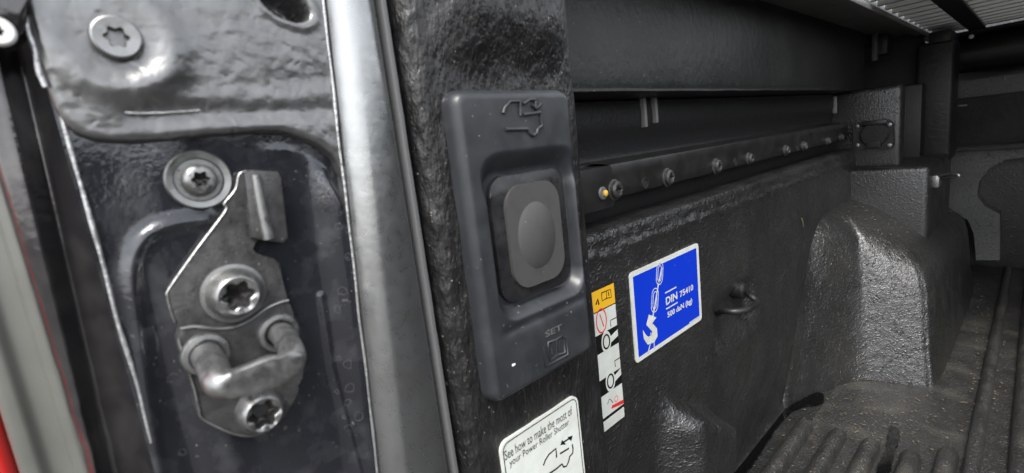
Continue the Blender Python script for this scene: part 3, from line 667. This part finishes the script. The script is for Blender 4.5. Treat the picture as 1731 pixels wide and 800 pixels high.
# embossed truck with shutter arrow
def zp(pts, X, ox=700, oy_=100, s=2.668): return [onX(ox+x/s, oy_+y/s, X) for x, y in pts]
ic = []
for pl in ([(402, 245), (408, 222), (432, 192), (474, 190), (480, 256)], [(492, 252), (568, 240), (574, 290), (576, 303), (556, 318)], [(512, 316), (520, 334), (538, 346), (554, 334), (558, 316)], [(412, 318), (512, 316)], [(492, 204), (520, 184), (552, 182)], [(546, 172), (549, 224)], [(530, 206), (549, 226), (572, 204)]):
    q = zp(pl, XF+.0003); ic.append(tube_vf(np.array(q), .0008, 8))
v, f = merge(ic); obj('embossed_pictogram', v, f, 'bezel_plastic', sw, True, 60)
def zbx(p0, p1, X, ox, oy_, s):
    a_ = yz(ox+p0[0]/s, oy_+p0[1]/s, X); b_ = yz(ox+p1[0]/s, oy_+p1[1]/s, X); return (a_[0], b_[0], a_[1], b_[1])
text('embossed_set', 'SET', zbx((455, 478), (523, 418), XF+.0003, 740, 380, 2.5), XF+.0002, 'rubber_grey', sw, .0002, .02)
ic = []
for pl in ([(447, 522), (455, 600), (500, 575), (550, 548), (542, 478), (532, 470)], [(466, 516), (474, 574), (500, 552), (538, 540), (530, 466), (500, 486), (466, 498), (466, 516)], [(500, 486), (504, 552)], [(480, 520), (484, 550)], [(512, 492), (516, 530)]):
    ic.append(tube_vf(np.array(zp(pl, XF+.0002, 740, 380, 2.5)), .00045, 6))
v, f = merge(ic); obj('embossed_book', v, f, 'bezel_plastic', sw, True, 60)
p = onX(869, 617, XF+.0003); rbox('paint_chip', XF-.0006, XF+.0004, p[1]-.0009, p[1]+.0009, p[2]-.0005, p[2]+.0004, 'chip_white', sw, .0003)

# ------------------------------------------------------------------ guide sticker under the switch
gs = thing('guide_sticker', 'white sticker reading see how to make the most of your power roller shutter', 'sticker', (-.150, .136, -.185))
XS = XL + .0012
g0, g1 = .1105, .1625; t0 = -.1222; b0 = -.186
prism('sheet', rrect((g0+g1)/2, (t0+b0)/2, (g1-g0)/2, (t0-b0)/2, .0045), XL-.001, XS, 'white_print', gs)
stroke('border_line', rrect((g0+g1)/2, (t0+b0)/2, (g1-g0)/2-.0013, (t0-b0)/2-.0013, .0036), .00045, XS, XS+.0001, 'black_print', gs, True)
def zs1(p, X=XS): return yz(820+p[0]/5, 640+p[1]/5, X)
def zbox(p0, p1): a_ = zs1(p0); b_ = zs1(p1); return (a_[0], b_[0], a_[1], b_[1])
a_ = zs1((168, 690)); b_ = zs1((735, 290)); text('lettering', 'See how to make the most of', (a_[0], b_[0], a_[1]-.0003, a_[1]+.0042), XS, 'black_print', gs)
a_ = zs1((208, 740)); b_ = zs1((708, 372)); text('lettering', 'your Power Roller Shutter', (a_[0], b_[0], a_[1]-.0013, a_[1]+.0030), XS, 'black_print', gs)
ic = [stroke_vf([zs1(p) for p in pl], .00085, XS, XS+.0001) for pl in ([(492, 735), (508, 690), (540, 640), (598, 592), (604, 668)], [(632, 636), (708, 590)], [(736, 556), (742, 590), (740, 630), (715, 660), (706, 700), (688, 740), (662, 748), (650, 722), (600, 765), (540, 805)], [(660, 540), (715, 504)])]
for tri in ([(636, 562), (650, 520), (684, 556)], [(740, 482), (696, 496), (726, 530)]): ic.append(prism_vf([zs1(p) for p in tri], XS, XS+.0001))
v, f = merge(ic); obj('pictogram', v, f, 'black_print', gs, False)

# ------------------------------------------------------------------ blue load sign
XW = -.2190
ds = thing('load_sign', 'blue lashing load sign with white chain hook and DIN 75410 text on the liner wall', 'sign', (-.2195, .378, -.19))
c0 = yz(1063, 461, XW); c1 = yz(1187, 540, XW); dy0, dy1 = c0[0]+.0005, c1[0]; dz1, dz0 = -.1085, -.1880
XD = -.2192
prism('plate', rrect((dy0+dy1)/2, (dz0+dz1)/2, (dy1-dy0)/2, (dz1-dz0)/2, .004), -.2212, XD, 'white_print', ds)
prism('blue_field', rrect((dy0+dy1)/2, (dz0+dz1)/2, (dy1-dy0)/2-.0048, (dz1-dz0)/2-.0042, .001), XD-.0002, XD+.0001, 'blue_print', ds)
XT = XD + .0002
def zd(p): return yz(980+p[0]/2.858, 450+p[1]/2.858, XT)
def zdb(p0, p1): a_ = zd(p0); b_ = zd(p1); return (a_[0], b_[0], a_[1], b_[1])
def levelbox(p0, p1, h): a_ = zd(p0); b_ = zd(p1); return (a_[0], b_[0], a_[1], a_[1]+h)
a_ = zd((417, 190)); b_ = zd((470, 122)); hD = b_[1] - a_[1]
text('lettering', 'DIN', (a_[0], b_[0], a_[1], b_[1]), XT, 'white_print', ds, .0001, .03)
for pz in ((412, 130, 467, 102), (417, 203, 473, 180)):
    q0 = zd(pz[:2]); q1 = zd(pz[2:]); zc = (q0[1]+q1[1])/2; prism('lettering_bar', [(q0[0], zc-.0006), (q1[0], zc-.0006), (q1[0], zc+.0006), (q0[0], zc+.0006)], XT, XT+.0001, 'white_print', ds)
text('lettering', '75410', zdb((484, 152), (547, 86)), XT, 'white_print', ds, .0001, .03)
text('lettering', '500 daN (kg)', zdb((425, 258), (542, 152)), XT, 'white_print', ds, .0001, .03)
q0 = zd((530, 276)); q1 = zd((580, 240)); zc = (q0[1]+q1[1])/2; prism('fine_print', [(q0[0], zc-.0005), (q1[0], zc-.0005), (q1[0], zc+.0005), (q0[0], zc+.0005)], XT, XT+.0001, 'white_print', ds)
def link(cyx, czx, hy_, hz_, tilt):
    pts = rrect(0, 0, hy_, hz_, hy_*.99, 8); c, s = math.cos(tilt), math.sin(tilt); return [(cyx+y*c-z*s, czx+y*s+z*c) for y, z in pts]
for (p, hh) in (((386, 36), .0125), ((363, 165), .0135)):
    q = zd(p)
    for wv, sc_ in ((1.0, 1), (.55, .72)):
        stroke('chain_link', link(q[0], q[1], .0052*wv, hh*sc_*.78, -.22), .0007, XT, XT+.0001, 'white_print', ds, True)
tops = zd((398, 8)); 
for (p, q) in (((382, 70), (350, 262)), ((396, 8), (380, 85))):
    stroke('chain_link', [zd(p), zd(q)], .0016, XT+.00012, XT+.00022, 'white_print', ds)
hp = [(334, 234), (370, 248), (350, 276), (372, 300), (376, 338), (360, 368), (328, 380), (310, 352), (304, 308), (318, 330), (330, 342), (348, 334), (350, 316), (322, 284)]
prism('hook_print', [zd(p) for p in hp], XT, XT+.0001, 'white_print', ds)
stroke('rope_print', [zd(p) for p in ((342, 322), (346, 350), (330, 418))], .0011, XT+.00012, XT+.00025, 'white_print', ds)
stroke('rope_print', [zd(p) for p in ((350, 330), (358, 360), (360, 402))], .0009, XT+.00012, XT+.00025, 'white_print', ds)

# ------------------------------------------------------------------ warning label strip half behind the post
wl = thing('warning_label', 'narrow warning label with yellow header and loading pictograms behind the switch post', 'label', (-.2195, .285, -.262))
XA = -.2193
def yrow(a, b, name, mat, x0, x1, yl=.262, yr=None):   # band between two heights read off the label's right border
    r0 = yz(*a, XA); r1 = yz(*b, XA); return prism(name, [(yl, r1[1]), (YRR, r1[1]), (YRR, r0[1]), (yl, r0[1])], x0, x1, mat, wl)
rt = yz(1038, 478, XA); rbm = yz(1056, 705, XA); YRR = (rt[0]+rbm[0])/2
prism('sheet', [(.262, rbm[1]), (YRR, rbm[1]), (YRR, rt[1]), (.262, rt[1])], -.2212, XA, 'black_print', wl)
x1_ = XA + .0001
def R_(py): return yz(1036 + (py-478)*.085, py, XA)[1]
def band(a, b, mat): return prism('panel', [(.262, R_(b)), (YRR-.0004, R_(b)), (YRR-.0004, R_(a)), (.262, R_(a))], XA-.0001, x1_, mat, wl)
band(479, 512, 'yellow_print'); band(514, 550, 'white_print'); band(580, 622, 'white_print'); band(648, 683, 'white_print'); band(688, 704, 'white_print')
x2_ = x1_ + .0001
def zl(p): return yz(980+p[0]/2.858, 450+p[1]/2.858, XA)
def lst(pts, wd, mat, nm='pictogram', closed=False): return stroke(nm, [zl(p) for p in pts], wd, x1_, x2_, mat, wl, closed)
lst([(104, 130), (108, 168), (128, 156), (152, 150), (148, 112), (128, 120), (104, 130)], .0008, 'black_print'); lst([(128, 120), (130, 156)], .0006, 'black_print'); lst([(138, 124), (140, 144)], .0010, 'black_print')
lst([(78, 186), (86, 160), (92, 186)], .0016, 'black_print')
q = zl((104, 264)); stroke('prohibition_ring', [(q[0]+.0062*math.cos(a), q[1]+.0095*math.sin(a)) for a in np.linspace(0, 2*pi, 28)[:-1]], .0011, x1_, x2_, 'red_print', wl, True)
lst([(96, 232), (116, 292)], .0010, 'red_print')
lst([(150, 292), (148, 262), (176, 248)], .0008, 'black_print'); lst([(172, 486), (168, 458), (196, 440)], .0008, 'black_print')
for p in ((128, 365), (148, 555)):
    q = zl(p)
    prism('wheel_ring', [(q[0]+.0062*math.cos(a), q[1]+.0088*math.sin(a)) for a in np.linspace(0, 2*pi, 28)[:-1]], x1_, x2_, 'white_print', wl)
    stroke('wheel', [(q[0]+.0040*math.cos(a), q[1]+.0056*math.sin(a)) for a in np.linspace(0, 2*pi, 28)[:-1]], .0014, x2_, x2_+.0001, 'black_print', wl, True)
    prism('tow_bar', [(q[0]+.0050, q[1]-.0030), (YRR-.0004, q[1]-.0005), (YRR-.0004, q[1]+.0050), (q[0]+.0050, q[1]+.0020)], x1_+.00005, x2_+.00005, 'white_print', wl)
prism('red_ramp', [zl(p) for p in ((152, 690), (156, 672), (210, 644), (212, 662))], x1_, x2_, 'red_print', wl)
lst([(134, 668), (142, 642), (150, 646), (160, 660)], .0006, 'black_print')
q = zl((176, 640)); stroke('prohibition_ring', [(q[0]+.0022*math.cos(a), q[1]+.0024*math.sin(a)) for a in np.linspace(0, 2*pi, 16)[:-1]], .0005, x1_, x2_, 'red_print', wl, True)

# ------------------------------------------------------------------ wet patches and crumbs on the floor
def puddle(pts, label):
    ol = smooth_path([onZ(*p, -.3985)[:2] for p in pts] + [onZ(*pts[0], -.3985)[:2]], 6)[:-1]
    V, F = prism_vf([(p[0] + .002*noise.noise((p[0]*90, p[1]*90, 1)), p[1] + .004*noise.noise((p[0]*90, p[1]*60, 5))) for p in ol], 0, 1)
    W = np.stack([V[:, 1], V[:, 2], np.where(V[:, 0] > .5, -.3968, -.4030)], -1)
    tag(obj('puddle', W, F, 'water', None, False), label, 'puddle', 'wet patches on the liner floor')
puddle([(1330, 655), (1360, 662), (1392, 668), (1388, 682), (1350, 690), (1320, 715), (1290, 760), (1270, 790), (1235, 830), (1190, 830), (1225, 795), (1262, 765), (1290, 730), (1312, 700), (1330, 685)], 'long dark wet streak running along the foot of the liner wall')
puddle([(1506, 722), (1518, 728), (1520, 745), (1512, 765), (1504, 800), (1496, 830), (1478, 830), (1484, 790), (1498, 760), (1500, 740)], 'narrow dark wet streak lying between two floor ribs')
V = []; F = []
for k in range(300):
    if k < 170:
        px = random.gauss(1480, 80); py = random.gauss(700, 35); p = onZ(px, max(640, py), -.3985)
    elif k < 260: p = onZ(random.uniform(1640, 1700), random.uniform(455, 700), -.398)
    else: p = np.array([random.uniform(-.2, -.13), random.uniform(.84, 1.0), 0]); p[2] = -.222 + .072*float(1-sstep(-.235, -.085, p[0])) + .0025
    L = random.uniform(.0006, .0022)*(2.2 if random.random() < .1 else 1); a = random.uniform(0, 2*pi); wd = random.uniform(.0003, .0008)
    c, s = math.cos(a), math.sin(a); b_ = len(V)
    for (u, t, h) in ((-L, -wd, 0), (L, -wd, .0004), (L, wd, .0004), (-L, wd, 0), (0, 0, wd*1.6)): V.append((p[0]+u*c-t*s, p[1]+u*s+t*c, p[2]+h))
    F += [(b_, b_+1, b_+4), (b_+1, b_+2, b_+4), (b_+2, b_+3, b_+4), (b_+3, b_, b_+4), (b_+3, b_+2, b_+1, b_)]
tag(obj('debris', V, F, 'straw', None, False), 'scattered straw and dirt crumbs on the liner floor', 'debris', kind='stuff')
p = onX(1356, 376, -.2175); tag(tube('straw_bit', [(p[0], p[1]-.002, p[2]+.006), (p[0]+.001, p[1], p[2]), (p[0], p[1]+.004, p[2]-.007)], .0009, 'straw', None, 6), 'single straw stuck on the wall above the wheel arch', 'straw')
